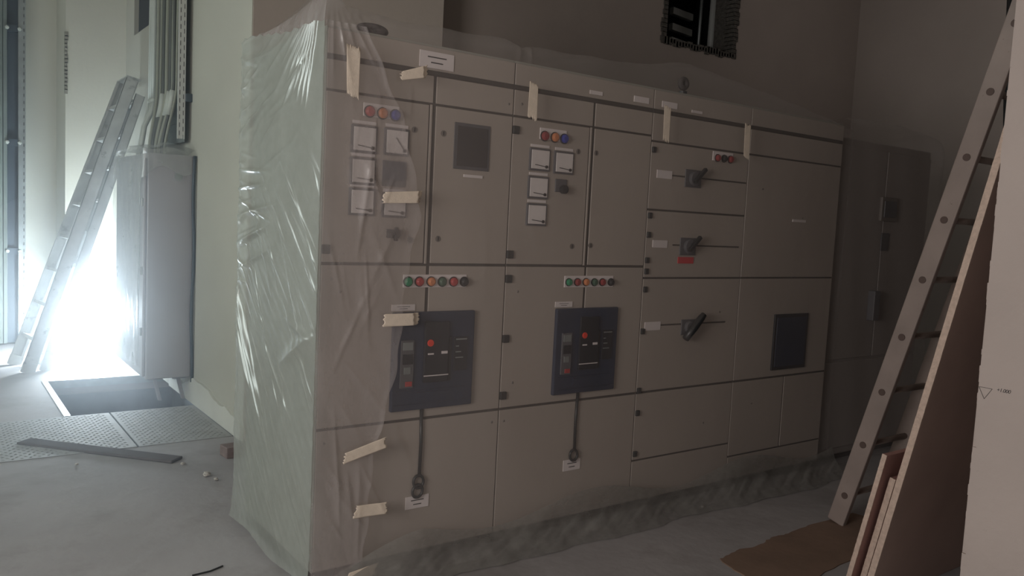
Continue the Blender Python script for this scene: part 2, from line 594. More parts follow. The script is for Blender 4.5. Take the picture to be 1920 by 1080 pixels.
def meter(par, x0, x1, z0, z1, needle=True, ang=0.1):
    mb = MB()
    mb.box(x0-.006, x1+.006, FY-.014, FY, z0-.006, z1+.006, 0)
    fr = mb.build('meter', M['grey_plastic'], par, bevel=.003)
    d = MB(); d.box(x0+.003, x1-.003, FY-.017, FY-.0135, z0+.003, z1-.003)
    d.build('dial', M['meter_face'], fr, bevel=.001)
    w, h = x1-x0, z1-z0
    n = MB()
    bx, bz = x1-.18*w, z0+.16*h
    disc(n, bx, bz, .007, FY-.022, FY-.016)
    ex, ez = (bx-.62*w*math.cos(ang), bz+.62*w*math.sin(ang))
    n.tube([(bx, FY-.019, bz), (ex, FY-.019, ez)], .0016, n=6)
    n.build('needle', M['ink'], fr)
    s = MB(); s.box(x0, x1, FY-.009, FY, z1+.010, z1+.022)
    s.build('scale_strip', M['white_label'], fr)
    return fr


def hinge(par, x, z, w=.034, h=.036, c='black'):
    mb = MB(); mb.box(x-w/2, x+w/2, FY-.016, FY, z-h/2, z+h/2)
    return mb.build('hinge', M[c], par, bevel=.004)


def screw(par, x, z, r=.009):
    mb = MB(); mb.tube([(x, FY, z), (x, FY-.004, z), (x, FY-.007, z)], [r, r, r*.55], n=12)
    return mb.build('screw', M['chrome'], par, smooth=True)


def lock(par, x, z):
    mb = MB()
    mb.tube([(x, FY, z), (x, FY-.008, z)], .013, n=16)
    mb.box(x-.002, x+.002, FY-.0095, FY-.008, z-.008, z+.008, 1)
    return mb.build('door_lock', [M['lock_grey'], M['ink']], par)


def door(par, x0, x1, z0, z1, name='door', t=.006):
    g = .0028
    mb = MB(); mb.box(x0+g, x1-g, FY-t, FY+.012, z0+g, z1-g)
    return mb.build(name, M['cabinet_paint'], par, bevel=.0025)


def rotary(par, x, z, ang, L=.10, big=False):
    b = MB()
    s = .062 if not big else .055
    b.box(x-s, x+s, FY-.012, FY, z-s*.75, z+s*.75)
    b.tube([(x, FY-.012, z), (x, FY-.032, z)], s*.62, n=20)
    p = b.build('switch_base', M['grey_plastic'], par, bevel=.003)
    hb = MB()
    d = Vector((math.cos(ang), 0, math.sin(ang))); n_ = Vector((-math.sin(ang), 0, math.cos(ang)))
    if big:
        a0 = Vector((x, FY-.046, z))-d*L*.75
        hb.tube([a0, Vector((x, FY-.050, z)), Vector((x, FY-.052, z))+d*L*.7, Vector((x, FY-.054, z))+d*L*.95], [.019, .022, .020, .016], n=14)
        hb.build('switch_handle', M['black'], p, smooth=True)
    else:
        c = Vector((x, FY-.042, z))+d*L*.25
        hb.obox(c, d*L*.55, n_*.010, Vector((0, .010, 0)))
        hb.build('switch_handle', M['black'], p, bevel=.004)
    return p


def cabinet_body(par, x0, x1, side=None):
    mb = MB()
    mb.box(x0+.001, x1-.001, FY+.002, BYK, .06, ZT, 0)
    mb.box(x0+.002, x1-.002, FY-.002, FY+.002, .062, 2.19, 1)
    mb.box(x0+.001, x1-.001, FY+.04, BYK-.03, 0, .06, 1)
    return mb.build('cabinet_body', [M['cabinet_side'], M['seam']], par, bevel=.003)


def breaker(par, x0, x1, z0, z1):
    w, h = x1-x0, z1-z0
    def X(u): return x0+u*w
    def Z(v): return z1-v*h
    mb = MB(); mb.box(x0, x1, FY-.022, FY, z0, z1)
    b = mb.build('circuit_breaker', M['navy'], par, bevel=.006)
    k = MB()
    k.box(X(.36), X(.66), FY-.034, FY-.0215, Z(.72), Z(.10))
    k.box(X(.67), X(.705), FY-.028, FY-.0215, Z(.72), Z(.26))
    k.build('breaker_panel', M['navy_dark'], b, bevel=.004)
    k = MB()
    k.box(X(.09), X(.24), FY-.030, FY-.0215, Z(.76), Z(.28))
    k.box(X(.105), X(.225), FY-.033, FY-.0295, Z(.52), Z(.42), 1)
    k.box(X(.105), X(.225), FY-.032, FY-.0295, Z(.38), Z(.30), 2)
    k.box(X(.125), X(.205), FY-.032, FY-.0295, Z(.62), Z(.55), 2)
    k.build('control_strip', [M['grey_plastic'], M['navy_dark'], M['galv']], b, bevel=.002)
    k = MB(); disc(k, X(.425), Z(.315), .015, FY-.040, FY-.033, n=20)
    k.build('trip_button', M['bright_red'], b, bevel=.002)
    k = MB(); k.box(X(.145), X(.225), FY-.034, FY-.0295, Z(.745), Z(.695))
    k.build('release_button', M['red'], b, bevel=.002)
    for q in ((.40, .47, .435, .42), (.565, .64, .432, .405), (.36, .66, .655, .645)):
        k = MB(); k.box(X(q[0]), X(q[1]), FY-.036, FY-.0335, Z(q[2]), Z(q[3]))
        k.build('breaker_marking', M['white_label'], b)
    k = MB()
    k.box(X(.735), X(.90), FY-.030, FY-.0215, Z(.62), Z(.27), 0)
    k.box(X(.75), X(.89), FY-.032, FY-.0295, Z(.30), Z(.285), 1)
    for i in range(3):
        k.box(X(.75), X(.79+.03*i), FY-.0315, FY-.0295, Z(.37+.06*i), Z(.358+.06*i), 1)
    k.build('trip_unit', [M['navy_dark'], M['galv']], b, bevel=.002)
    k = MB()
    k.box(X(.06), X(.90), FY-.0255, FY-.0215, Z(.80), Z(.793))
    k.box(X(.30), X(.70), FY-.0255, FY-.0215, Z(.90), Z(.82))
    k.box(X(.02), X(.98), FY-.0255, FY-.0215, Z(.94), Z(.933))
    k.build('breaker_skirt', M['navy'], b)
    return b


def hanging_cord(par, x, z_top, z_bot, rings, dx=0.004):
    mb = MB()
    mb.tube([(x, FY-.010, z_top), (x+dx, FY-.012, (z_top+z_bot)/2), (x+dx*.5, FY-.012, z_bot)], .0075, n=8)
    c = mb.build('cord', M['black'], par, smooth=True)
    for rx, rz, R, t in rings:
        rr = MB(); rr.torus((rx, FY-.016, rz), R, .0065, sx=.92, sz=1.05, tilt=t)
        rr.build('ring', M['black'], c, smooth=True)
    return c


CAB = [1.245, 2.120, 2.985, 3.757, 4.660]
G = 'switchboard cabinets in one row under the plastic sheet'


def cab_common(i, label, top_split=None):
    x0, x1 = CAB[i], CAB[i+1]
    c = thing('switchboard_cabinet', ((x0+x1)/2, FY, 0), label, 'electrical cabinet', G)
    cabinet_body(c, x0, x1)
    door(c, x0, x1, 2.093, 2.192, 'top_panel')
    # dark shadow gap under the top panel: a recessed rail
    mb = MB(); mb.box(x0+.004, x1-.004, FY-.004, FY+.01, 2.079, 2.091)
    mb.build('top_rail', M['seam'], c)
    return c, x0, x1


# --- cabinet 1
c, x0, x1 = cab_common(0, 'first electrical cabinet nearest the camera, two columns of dial meters and large clear breaker')
gap = 1.719
for a, b in ((x0, gap-.004), (gap+.004, x1)):
    door(c, a, b, 1.962, 2.077, 'upper_panel')
dl = door(c, x0, gap-.022, 1.302, 1.958)
s = MB(); s.box(gap-.019, gap-.009, FY-.008, FY+.01, 1.302, 1.958)
s.build('door_strip', M['cabinet_paint'], c, bevel=.002)
dr = door(c, gap+.006, x1, 1.302, 1.958)
door(c, x0, gap-.005, .646, 1.296)
door(c, gap+.005, x1, .646, 1.296)
door(c, x0, x1, .064, .640, 'bottom_panel')
ind_plate(dl, 1.400, 1.556, 1.878, 1.930, [(1.425, 1.897, 'red'), (1.481, 1.896, 'amber'), (1.537, 1.895, 'blue')], .0215)
meter(dl, 1.357, 1.457, 1.740, 1.836, ang=.12)
meter(dl, 1.499, 1.599, 1.742, 1.838, ang=.9)
meter(dl, 1.356, 1.456, 1.616, 1.711, ang=.08)
meter(dl, 1.356, 1.456, 1.496, 1.592, ang=.10)
meter(dl, 1.499, 1.599, 1.494, 1.580, ang=.1)
mb = MB(); mb.box(1.492, 1.596, FY-.014, FY, 1.638, 1.714)
p = mb.build('display_unit', M['navy'], dl, bevel=.003)
mb = MB(); mb.box(1.490, 1.598, FY-.008, FY, 1.612, 1.640)
mb.build('button_strip', M['grey_plastic'], p, bevel=.002)
mb = MB(); mb.box(1.520, 1.575, FY-.024, FY, 1.405, 1.440); mb.tube([(1.548, FY-.024, 1.43), (1.548, FY-.045, 1.43)], .013, n=14); mb.box(1.540, 1.556, FY-.044, FY-.030, 1.395, 1.45)
mb.build('door_handle', M['black'], dl, bevel=.003)
mb = MB(); mb.box(1.819, 2.000, FY-.010, FY, 1.706, 1.900); mb.box(1.832, 1.988, FY-.012, FY-.0095, 1.720, 1.886, 1)
mb.build('control_display', [M['grey_plastic'], M['screen']], dr, bevel=.003)
name_plate(dr, 1.874, 1.970, 1.674, 1.686, 0)
for x, z in ((1.629, 1.400), (1.629, 1.848)):
    lock(dl, x, z)
for x, z in ((1.761, 1.408), (1.766, 1.847)):
    lock(dr, x, z)
ind_plate(c, 1.603, 1.912, 1.203, 1.257, [(1.624, 1.228, 'green'), (1.677, 1.228, 'red'), (1.733, 1.228, 'amber'), (1.788, 1.227, 'dim_green'), (1.844, 1.227, 'red'), (1.898, 1.227, 'black')], .0195)
breaker(c, 1.560, 1.958, .686, 1.102)
name_plate(c, 1.555, 1.663, 1.107, 1.133)
name_plate(c, 1.655, 1.767, .254, .308)
name_plate(c, 1.639, 1.801, 2.104, 2.170)
hanging_cord(c, 1.712, .69, .395, [(1.709, .372, .026, .15), (1.706, .331, .026, -.2)])
for x, z in ((1.262, 1.355),):
    hinge(c, x, z)
for x, z in ((1.327, 1.190), (1.280, .589), (2.083, .588), (2.090, .092), (1.271, .091), (2.093, 2.008), (1.290, 1.24)):
    screw(c, x, z)

# --- cabinet 2
c, x0, x1 = cab_common(1, 'second electrical cabinet from the left, one column of dial meters beside a single meter')
gap = 2.594
for a, b in ((x0, gap-.004), (gap+.004, x1)):
    door(c, a, b, 1.962, 2.077, 'upper_panel')
dl = door(c, x0, gap-.022, 1.302, 1.958)
s = MB(); s.box(gap-.019, gap-.009, FY-.008, FY+.01, 1.302, 1.958)
s.build('door_strip', M['cabinet_paint'], c, bevel=.002)
dr = door(c, gap+.006, x1, 1.302, 1.958)
door(c, x0, gap-.004, .646, 1.296)
door(c, gap+.004, x1, .646, 1.296)
door(c, x0, x1, .064, .640, 'bottom_panel')
ind_plate(dl, 2.272, 2.428, 1.874, 1.926, [(2.297, 1.889, 'dark_red'), (2.356, 1.889, 'amber'), (2.412, 1.888, 'blue')], .0215)
meter(dl, 2.224, 2.330, 1.736, 1.826, ang=.1)
meter(dl, 2.366, 2.471, 1.732, 1.824, ang=.1)
meter(dl, 2.223, 2.328, 1.610, 1.700, ang=.1)
meter(dl, 2.222, 2.326, 1.487, 1.577, ang=.1)
mb = MB(); mb.box(2.375, 2.444, FY-.012, FY, 1.642, 1.702); disc(mb, 2.418, 1.655, .020, FY-.035, FY-.01, 1)
mb.build('selector_switch', [M['grey_plastic'], M['black']], dl, bevel=.003)
for x, z in ((2.505, 1.838), (2.498, 1.392)):
    lock(dl, x, z)
for x, z in ((2.618, 1.841), (2.615, 1.399)):
    lock(dr, x, z)
ind_plate(c, 2.463, 2.776, 1.197, 1.252, [(2.487, 1.222, 'green'), (2.540, 1.222, 'dark_red'), (2.594, 1.222, 'amber'), (2.649, 1.221, 'dim_green'), (2.701, 1.221, 'dark_red'), (2.758, 1.221, 'black')], .0175)
breaker(c, 2.418, 2.813, .682, 1.097)
name_plate(c, 2.415, 2.519, 1.103, 1.129)
name_plate(c, 2.519, 2.626, .296, .350)
name_plate(c, 2.556, 2.635, 2.112, 2.130, 0)
name_plate(c, 2.844, 2.946, 2.112, 2.141, 0)
hanging_cord(c, 2.584, .685, .400, [(2.575, .373, .026, .1)], dx=-.005)
for x, z in ((2.137, 1.900), (2.137, 1.348), (2.137, 1.238), (2.137, .966), (2.137, .705)):
    hinge(c, x, z, c='black')
for x, z in ((2.189, .760), (2.193, 1.180), (2.185, .077), (2.150, .586), (2.165, 2.016)):
    screw(c, x, z)

# --- cabinet 3
c, x0, x1 = cab_common(2, 'third electrical cabinet with three rotary switch handles one above another')
door(c, x0, x1, 1.937, 2.077, 'upper_panel')
d1 = door(c, x0, x1, 1.592, 1.933)
d2 = door(c, x0, x1, 1.242, 1.588)
d3 = door(c, x0, x1, .646, 1.238)
door(c, x0, x1, .285, .640)
door(c, x0, x1, .064, .281, 'bottom_panel')
rotary(d1, 3.307, 1.767, .75, .10)
rotary(d2, 3.301, 1.408, .75, .10)
rotary(d3, 3.345, .975, .80, .105, big=True)
mb = MB(); mb.box(3.232, 3.351, FY-.010, FY, 1.318, 1.352)
mb.build('warning_plate', M['red_label'], d2, label='red warning plate')
for dd, z, xa, xb in ((d1, 1.773, 3.15, 3.745), (d2, 1.414, 3.185, 3.72), (d3, .993, 3.12, 3.65)):
    mb = MB(); mb.box(xa, xb, FY-.0085, FY-.003, z-.004, z+.004)
    mb.build('door_seam', M['seam'], dd)
ind_plate(d1, 3.451, 3.616, 1.876, 1.926, [(3.486, 1.891, 'dark_red'), (3.540, 1.892, 'black'), (3.592, 1.892, 'dark_red')], .019)
for q in ((3.036, 3.145, 1.753, 1.794), (3.037, 3.143, 1.398, 1.436), (3.017, 3.131, .968, 1.012)):
    name_plate(c, *q, rows=0, y=FY-.0055)
name_plate(c, 3.042, 3.151, 2.110, 2.140, 0)
name_plate(c, 3.263, 3.343, 2.108, 2.121, 0)
for x, z in ((3.003, 1.892), (3.003, 1.560), (3.003, 1.462), (3.003, 1.332), (3.003, 1.275), (3.003, 1.182), (3.003, .965), (3.003, .655), (3.003, .537), (3.003, .320)):
    hinge(c, x, z, .026, .030)
screw(c, 3.528, .428); screw(c, 3.60, 1.05)

# --- cabinet 4
c, x0, x1 = cab_common(3, 'fourth electrical cabinet with one dark rectangular screen, fourth from the left')
door(c, x0, x1, 1.937, 2.077, 'upper_panel')
d1 = door(c, x0, x1, 1.242, 1.933)
d2 = door(c, x0, x1, .646, 1.238)
door(c, x0, 4.236, .204, .640)
door(c, 4.240, x1, .204, .640)
door(c, x0, x1, .064, .200, 'bottom_panel')
mb = MB(); mb.box(4.095, 4.425, FY-.016, FY, .686, 1.023)
mb.box(4.115, 4.405, FY-.019, FY-.0155, .706, 1.003, 1)
mb.build('dark_screen', [M['navy_dark'], M['navy']], c, bevel=.004)
for x, z in ((3.942, .499), (3.90, 1.75), (4.30, 1.60)):
    screw(c, x, z)
name_plate(c, 4.20, 4.33, 1.575, 1.590, 0)

# --- second, darker board further right in the same row
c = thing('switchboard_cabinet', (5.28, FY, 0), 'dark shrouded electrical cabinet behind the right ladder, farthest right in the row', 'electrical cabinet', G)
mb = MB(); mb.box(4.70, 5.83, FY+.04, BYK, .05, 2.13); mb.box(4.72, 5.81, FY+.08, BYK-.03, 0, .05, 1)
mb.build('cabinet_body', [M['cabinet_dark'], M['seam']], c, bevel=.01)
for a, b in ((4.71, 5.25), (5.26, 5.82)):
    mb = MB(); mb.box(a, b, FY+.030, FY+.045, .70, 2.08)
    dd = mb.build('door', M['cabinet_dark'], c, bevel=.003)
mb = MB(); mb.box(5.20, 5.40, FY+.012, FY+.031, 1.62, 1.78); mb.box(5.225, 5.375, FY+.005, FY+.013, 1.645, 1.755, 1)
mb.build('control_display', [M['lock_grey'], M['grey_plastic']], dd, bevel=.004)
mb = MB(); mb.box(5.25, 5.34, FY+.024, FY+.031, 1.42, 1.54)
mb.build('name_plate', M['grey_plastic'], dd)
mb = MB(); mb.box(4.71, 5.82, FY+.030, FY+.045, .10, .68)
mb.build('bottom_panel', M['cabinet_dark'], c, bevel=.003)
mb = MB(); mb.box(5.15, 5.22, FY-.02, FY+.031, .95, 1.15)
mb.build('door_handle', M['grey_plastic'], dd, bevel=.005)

# eye bolts on top of the cabinets, seen dark through the film
for x, z, lab in ((1.46, ZT, 'dark lifting eye bolt on cabinet top near the peaked left corner'), (3.26, ZT, 'dark lifting eye bolt pushing up the plastic film below the wall hole')):
    e = thing('eye_bolt', (x, 3.02, z), lab, 'bolt', 'lifting eye bolts on the cabinet tops')
    mb = MB()
    if x < 2:
        mb.torus((x, 3.02, z+.026), .024, .023, sx=1.5, sz=.55, n=24)
    else:
        mb.torus((x, 3.02, z+.062), .022, .015, n=24)
    mb.build('eye', M['eye_dark'], e, smooth=True)
    mb = MB(); mb.tube([(x, 3.02, z), (x, 3.02, z+.022)], .022, n=14)
    mb.build('bolt_collar', M['black'], e)

# ------------------------------------------------------------------ plastic sheet
XL, XR = 1.203, 4.665
ztx = [1.203, 1.235, 1.30, 1.396, 1.532, 1.689, 2.044, 2.12, 2.159, 2.804, 3.05, 3.176, 3.299, 3.838, 4.25, 4.665]
ztz = [2.325, 2.330, 2.275, 2.262, 2.258, 2.262, 2.272, 2.250, 2.262, 2.285, 2.325, 2.345, 2.330, 2.280, 2.23, 2.17]


def bumps(x, z, specs):
    o = np.zeros_like(x)
    for (x0, z0, x1, z1, w, a) in specs:
        dx, dz = x1-x0, z1-z0
        L2 = dx*dx+dz*dz
        t = ((x-x0)*dx+(z-z0)*dz)/L2
        L = math.sqrt(L2)
        d = ((x-x0)*dz-(z-z0)*dx)/L
        e = np.clip(t, 0, 1)
        env = np.exp(-((t-e)*L/(w*1.2))**2)*np.sin(np.clip(e, 0.02, 1)*math.pi*.85+.25)
        o += a*np.exp(-np.abs(d/w)**1.5)*env*(1-.45*e)
    return o


fr_ = random.Random(21)
front_specs = []
for k in range(34):
    x = 1.22+abs(fr_.gauss(0, .20)); z = fr_.uniform(.2, 2.2)
    a = math.radians(fr_.choice([-80, -70, -60, 75, 85]) + fr_.uniform(-12, 12)); L = fr_.uniform(.12, .5)
    front_specs.append((x, z, x+L*math.cos(a), z+L*math.sin(a), fr_.uniform(.006, .018), fr_.uniform(.003, .009)))
for k in range(30):
    x = fr_.uniform(1.5, 4.6); z = fr_.uniform(.2, 2.2)
    a = math.radians(fr_.uniform(60, 120)); L = fr_.uniform(.15, .5)
    front_specs.append((x, z, x+L*math.cos(a), z+L*math.sin(a), fr_.uniform(.015, .04), fr_.uniform(.001, .004)))
# fan of folds running down from the left peak, ears at the seam of the first two cabinets
for k in range(9):
    a = math.radians(-100+k*11)
    front_specs.append((1.235, 2.33, 1.235+.35*math.cos(a), 2.33+.35*math.sin(a), .008, .008))
front_specs += [(2.095, 2.275, 2.09, 2.19, .008, .014), (2.150, 2.275, 2.155, 2.18, .008, .014)]


def front_y(x, z):
    y = 2.893+0.003*np.sin(x*5.1+1)*np.sin(z*3.3)+.002*np.sin(x*13+z*4)
    flare = np.clip((.16-z)/.16, 0, 1)
    y = y-.040*flare**1.6*(1+.5*np.sin(x*7.0)+.3*np.sin(x*19+1))
    return y-bumps(x, z, front_specs)


NXF, NZF = 420, 230
xs = np.linspace(XL, XR, NXF)
xs = XL+(XR-XL)*(np.linspace(0, 1, NXF)**1.35)
t = np.linspace(0, 1, NZF)
Xg, Tg = np.meshgrid(xs, t, indexing='ij')
zt = np.interp(Xg, ztx, ztz)+.003*np.sin(Xg*23)
Zg = zt*(1-Tg)+.004*Tg
Yg = front_y(Xg, Zg)
edge = np.clip((Zg-(zt-.03))/.03, 0, 1)        # round the top edge over
Yg = Yg+.030*edge**2
front = np.stack([Xg, Yg, Zg], -1)
# the top: from the front edge back over the cabinets
NT = 40
tt = np.linspace(0, 1, NT)
Xt, Tt = np.meshgrid(xs, tt, indexing='ij')
ztt = np.interp(Xt, ztx, ztz)+.003*np.sin(Xt*23)
Yt = front_y(Xt, ztt)+.030+Tt*(3.835-2.93)
Zt = ztt*(1-Tt)**2+(2.235+.012*np.sin(Xt*9)+.01*np.sin(Xt*21+Yt*6))*(1-(1-Tt)**2)
Zt = Zt-.0*Tt
topg = np.stack([Xt, Yt, Zt], -1)
sheet = thing('plastic_sheet', (2.93, 3.36, 0), 'crumpled clear plastic sheet wrapped over the row of electrical cabinets', 'plastic sheet')
mb = MB(); mb.grid(front)
fs = mb.build('front_sheet', M['film_front'], sheet, smooth=True, fix=False)
mb = MB(); mb.grid(topg)
mb.build('top_sheet', M['film_front'], sheet, smooth=True, fix=False)

# side face: milky, crumpled
sr = random.Random(4)
side = []
for k in range(26):     # short folds pulled from the rear edge, upper half
    z = 1.15+1.1*(k+sr.random())/26
    L = sr.uniform(.10, .55); a = math.radians(sr.uniform(-14, 22))
    side.append((3.83, z, 3.83-L*math.cos(a), z+L*math.sin(a), sr.uniform(.006, .016), sr.uniform(.008, .020)))
for k in range(80):     # long diagonals running down towards the front edge
    y = sr.uniform(2.95, 3.83); z = sr.uniform(.15, 1.75)
    L = sr.uniform(.25, .75); a = math.radians(sr.uniform(-62, -38))
    side.append((y, z, y-L*math.cos(a), z+L*math.sin(a), sr.uniform(.003, .008), sr.uniform(.0015, .0045)))
for k in range(18):     # fine folds rising towards the peak
    y = sr.uniform(3.2, 3.8); z = sr.uniform(1.5, 2.15)
    L = sr.uniform(.2, .5); a = math.radians(sr.uniform(10, 45))
    side.append((y, z, y-L*math.cos(a), z+L*math.sin(a), sr.uniform(.008, .02), sr.uniform(.003, .008)))
side += [(3.83, 1.12, 3.45, .62, .016, .030), (3.83, 1.02, 3.40, .50, .010, .018), (3.83, 0.95, 3.55, .62, .010, .016),
         (2.92, 1.02, 3.25, .86, .03, .020), (2.92, 1.00, 3.20, 1.06, .016, .012)]
for k in range(10):
    a = math.radians(200+k*6)
    side.append((2.92, 2.33, 2.92+.45*-math.cos(a), 2.33+.45*math.sin(a), .007, .010))


NY, NZ = 300, 520
yy = np.linspace(2.885, 3.835, NY)
tz = np.linspace(0, 1, NZ)
Ys, Ts = np.meshgrid(yy, tz, indexing='ij')
topz = np.interp(Ys, [2.885, 2.93, 3.0, 3.12, 3.28, 3.50, 3.67, 3.80, 3.835], [2.20, 2.20, 2.205, 2.205, 2.21, 2.235, 2.255, 2.262, 2.235])+.004*np.sin(Ys*60)
Zs = topz*(1-Ts)+(.030+.010*np.sin(Ys*11))*Ts
lean = .012*np.clip((.16-Zs)/.16, 0, 1)**1.5
Xs = XL-.006*np.sin((Ys-2.885)/.95*math.pi)*(1+.4*np.sin(Zs*5))-lean
Xs = Xs-bumps(Ys, Zs, side)*np.clip((Ys-2.885)/.03, 0, 1)
Xs = Xs+.0007*np.sin(Zs*90-Ys*75+2*np.sin(Zs*6))*np.clip((1.9-Zs), 0, 1)
Xs = Xs-.0022*np.sin(Zs*95+5*np.sin(Ys*4))*np.clip((Zs-1.2)*1.5, 0, 1)*np.clip((Ys-3.3)*2, 0, 1)
Ys2 = Ys+.006*np.sin(Zs*14+1)*(Ys > 3.8)+.0015*np.sin(Zs*61)
sg = np.stack([Xs, Ys2, Zs], -1)
mb = MB(); mb.grid(sg)
mb.build('side_sheet', M['film_side'], sheet, smooth=True, fix=False, label='milky greenish end of the sheet')
# clear peak pulled up over the front corner of the side
yk = np.linspace(2.889, 3.72, 80); Yk, Tk = np.meshgrid(yk, np.linspace(0, 1, 24), indexing='ij')
lo = np.interp(Yk, [2.885, 2.93, 3.0, 3.12, 3.28, 3.50, 3.67, 3.80], [2.20, 2.20, 2.205, 2.205, 2.21, 2.235, 2.255, 2.262])+.004*np.sin(Yk*60)
hi = np.interp(Yk, [2.885, 2.93, 3.05, 3.25, 3.45, 3.72], [2.325, 2.335, 2.315, 2.287, 2.270, 2.258])
Zk = lo*(1-Tk)+np.maximum(hi, lo)*Tk
Xk = XL+.03*Tk**2+.005*np.sin(Yk*90+Tk*2)*Tk*(1-Tk)*4
mb = MB(); mb.grid(np.stack([Xk, Yk, Zk], -1))
mb.build('corner_peak', M['film_overlap'], sheet, smooth=True, fix=False)
# overlapping second layer hanging in front at the left, held by the tapes
NX2, NZ2 = 90, 260
x2 = np.linspace(0, 1, NX2); t2 = np.linspace(0, 1, NZ2)
Xo, To = np.meshgrid(x2, t2, indexing='ij')
Zo = 2.20*(1-To)+.02*To
edge_x = np.interp(Zo, [0, .3, .7, 1.1, 1.5, 1.9, 2.2], [1.40, 1.44, 1.50, 1.57, 1.62, 1.54, 1.36])+.012*np.sin(Zo*9)+.006*np.sin(Zo*31)
XXo = XL+.004+(edge_x-XL)*Xo
Yo = front_y(XXo, Zo)-.004-.010*np.exp(-((Xo-1)/.05)**2)*.5-.003*np.abs(np.sin(Zo*11+Xo*7))
mb = MB(); mb.grid(np.stack([XXo, Yo, Zo], -1))
mb.build('overlap_layer', M['film_overlap'], sheet, smooth=True, fix=False)

# crumpled hem of the sheet bunched up on the floor
xh = np.linspace(1.215, 4.70, 440); th = np.linspace(0, 1, 30)
Xh, Th = np.meshgrid(xh, th, indexing='ij')
wv = .5+.5*np.sin(Xh*3.1+1.2)*np.cos(Xh*1.7)
yh = np.interp(Th, [0, .35, .7, 1], [2.882, 2.855, 2.815, 2.765])-.05*wv*Th+.012*fbm1(Xh*9, 5)*Th
zh = np.interp(Th, [0, .35, .7, 1], [.17, .07, .022, .006])+.010*np.abs(fbm1(Xh*13+Th*5, 8))*np.sin(Th*math.pi)
zh = zh*(1+.25*np.sin(Xh*5.3)*(1-Th))*np.clip((Xh-1.1)/.6, .2, 1)+.002
mb = MB(); mb.grid(np.stack([Xh, yh, zh], -1))
mb.build('floor_hem', M['film_hem'], sheet, smooth=True, fix=False)

# ------------------------------------------------------------------ masking tape
tapes = [
    ([(1.285, 2.122), (1.343, 2.114), (1.341, 1.928), (1.293, 1.941)], 'upright masking tape strip at the top left corner of the sheet, above the meters', 'v'),
    ([(1.513, 2.054), (1.642, 2.100), (1.632, 2.048), (1.519, 2.022)], 'short sloping masking tape strip beside the large white name plate', 'h'),
    ([(2.149, 2.105), (2.196, 2.093), (2.198, 1.939), (2.146, 1.958)], 'upright masking tape strip above the dial meters of the second cabinet', 'v'),
    ([(2.988, 2.107), (3.035, 2.097), (3.036, 1.928), (2.993, 1.937)], 'upright masking tape strip over a small white plate, above the third cabinet switches', 'v'),
    ([(3.615, 2.084), (3.665, 2.080), (3.668, 1.893), (3.621, 1.912)], 'upright masking tape strip farthest right, beside the three dark red lamps', 'v'),
    ([(1.463, 1.586), (1.641, 1.601), (1.623, 1.551), (1.455, 1.542)], 'level masking tape strip covering a meter below the small dark display', 'h'),
    ([(1.482, 1.107), (1.649, 1.107), (1.636, 1.057), (1.474, 1.056)], 'level masking tape strip over the top left corner of the large breaker', 'h'),
    ([(1.337, .562), (1.511, .607), (1.513, .561), (1.327, .518)], 'slanted masking tape strip on the bottom left panel, highest of three there', 'h'),
    ([(1.395, .342), (1.522, .335), (1.527, .286), (1.378, .292)], 'masking tape strip on the bottom left panel, left of the tag under two rings', 'h'),
    ([(1.360, .080), (1.487, .092), (1.481, .046), (1.350, .034)], 'lowest masking tape strip, near the floor at the foot of the sheet', 'h'),
]
for pts, lab, o_ in tapes:
    r = random.Random(lab)
    A, B, C_, D = [np.array(p) for p in pts]       # tl, tr, br, bl
    NU, NV = 26, 12
    P = np.zeros((NU, NV, 3))
    jag = [r.uniform(-.006, .006) for _ in range(2*max(NU, NV))]
    for i in range(NU):
        for j in range(NV):
            u, v = i/(NU-1), j/(NV-1)
            p = (A*(1-u)+B*u)*(1-v)+(D*(1-u)+C_*u)*v
            if o_ == 'h':
                k = jag[j]*(1 if i > NU-3 else 0)+jag[j+NV]*(1 if i < 2 else 0)
                p = p+np.array([k, 0])
            else:
                k = jag[i]*(1 if j > NV-3 else 0)+jag[i+NU]*(1 if j < 2 else 0)
                p = p+np.array([0, k])
            P[i, j] = (p[0], 0, p[1])
    yb = front_y(P[:, :, 0], P[:, :, 2])
    near_ov = P[:, :, 0] < 1.62
    P[:, :, 1] = .35*yb+.65*yb.mean()-.007-np.where(near_ov, .012, 0)
    mb = MB(); mb.grid(P)
    o = mb.build('tape_strip', M['tape'], smooth=True, fix=False)
    md = o.modifiers.new('thick', 'SOLIDIFY'); md.thickness = .0008; md.offset = 1
    tag(o, lab, 'tape', 'masking tape strips on the plastic sheet')

# second sheet on the far right board
sx = np.linspace(4.655, 5.90, 120); tz = np.linspace(0, 1, 120)
Xg, Tg = np.meshgrid(sx, tz, indexing='ij')
zt = np.interp(Xg, [4.66, 4.80, 5.31, 5.60, 5.78, 5.86, 5.90], [2.235, 2.250, 2.262, 2.245, 2.215, 2.16, 2.06])
Zg = zt*(1-Tg)+.02*Tg
Yg = 2.915+.010*np.sin(Xg*16+Zg*3)+.012*np.sin(Xg*5)+.05*np.clip((Xg-5.78)/.12, 0, 1)**2-.03*np.clip(.2-Zg, 0, 1)
e = np.clip((Zg-(zt-.06))/.06, 0, 1); Yg += .05*e**2
f2 = thing('plastic_sheet', (5.28, 3.36, 0), 'dark draped plastic sheet over the farthest cabinet, behind the right ladder', 'plastic sheet')
mb = MB(); mb.grid(np.stack([Xg, Yg, Zg], -1))
mb.build('front_sheet', M['film_front'], f2, smooth=True, fix=False)
Xt, Tt = np.meshgrid(sx, np.linspace(0, 1, 20), indexing='ij')
z0 = np.interp(Xt, [4.66, 4.80, 5.31, 5.60, 5.78, 5.86, 5.90], [2.235, 2.250, 2.262, 2.245, 2.215, 2.16, 2.06])
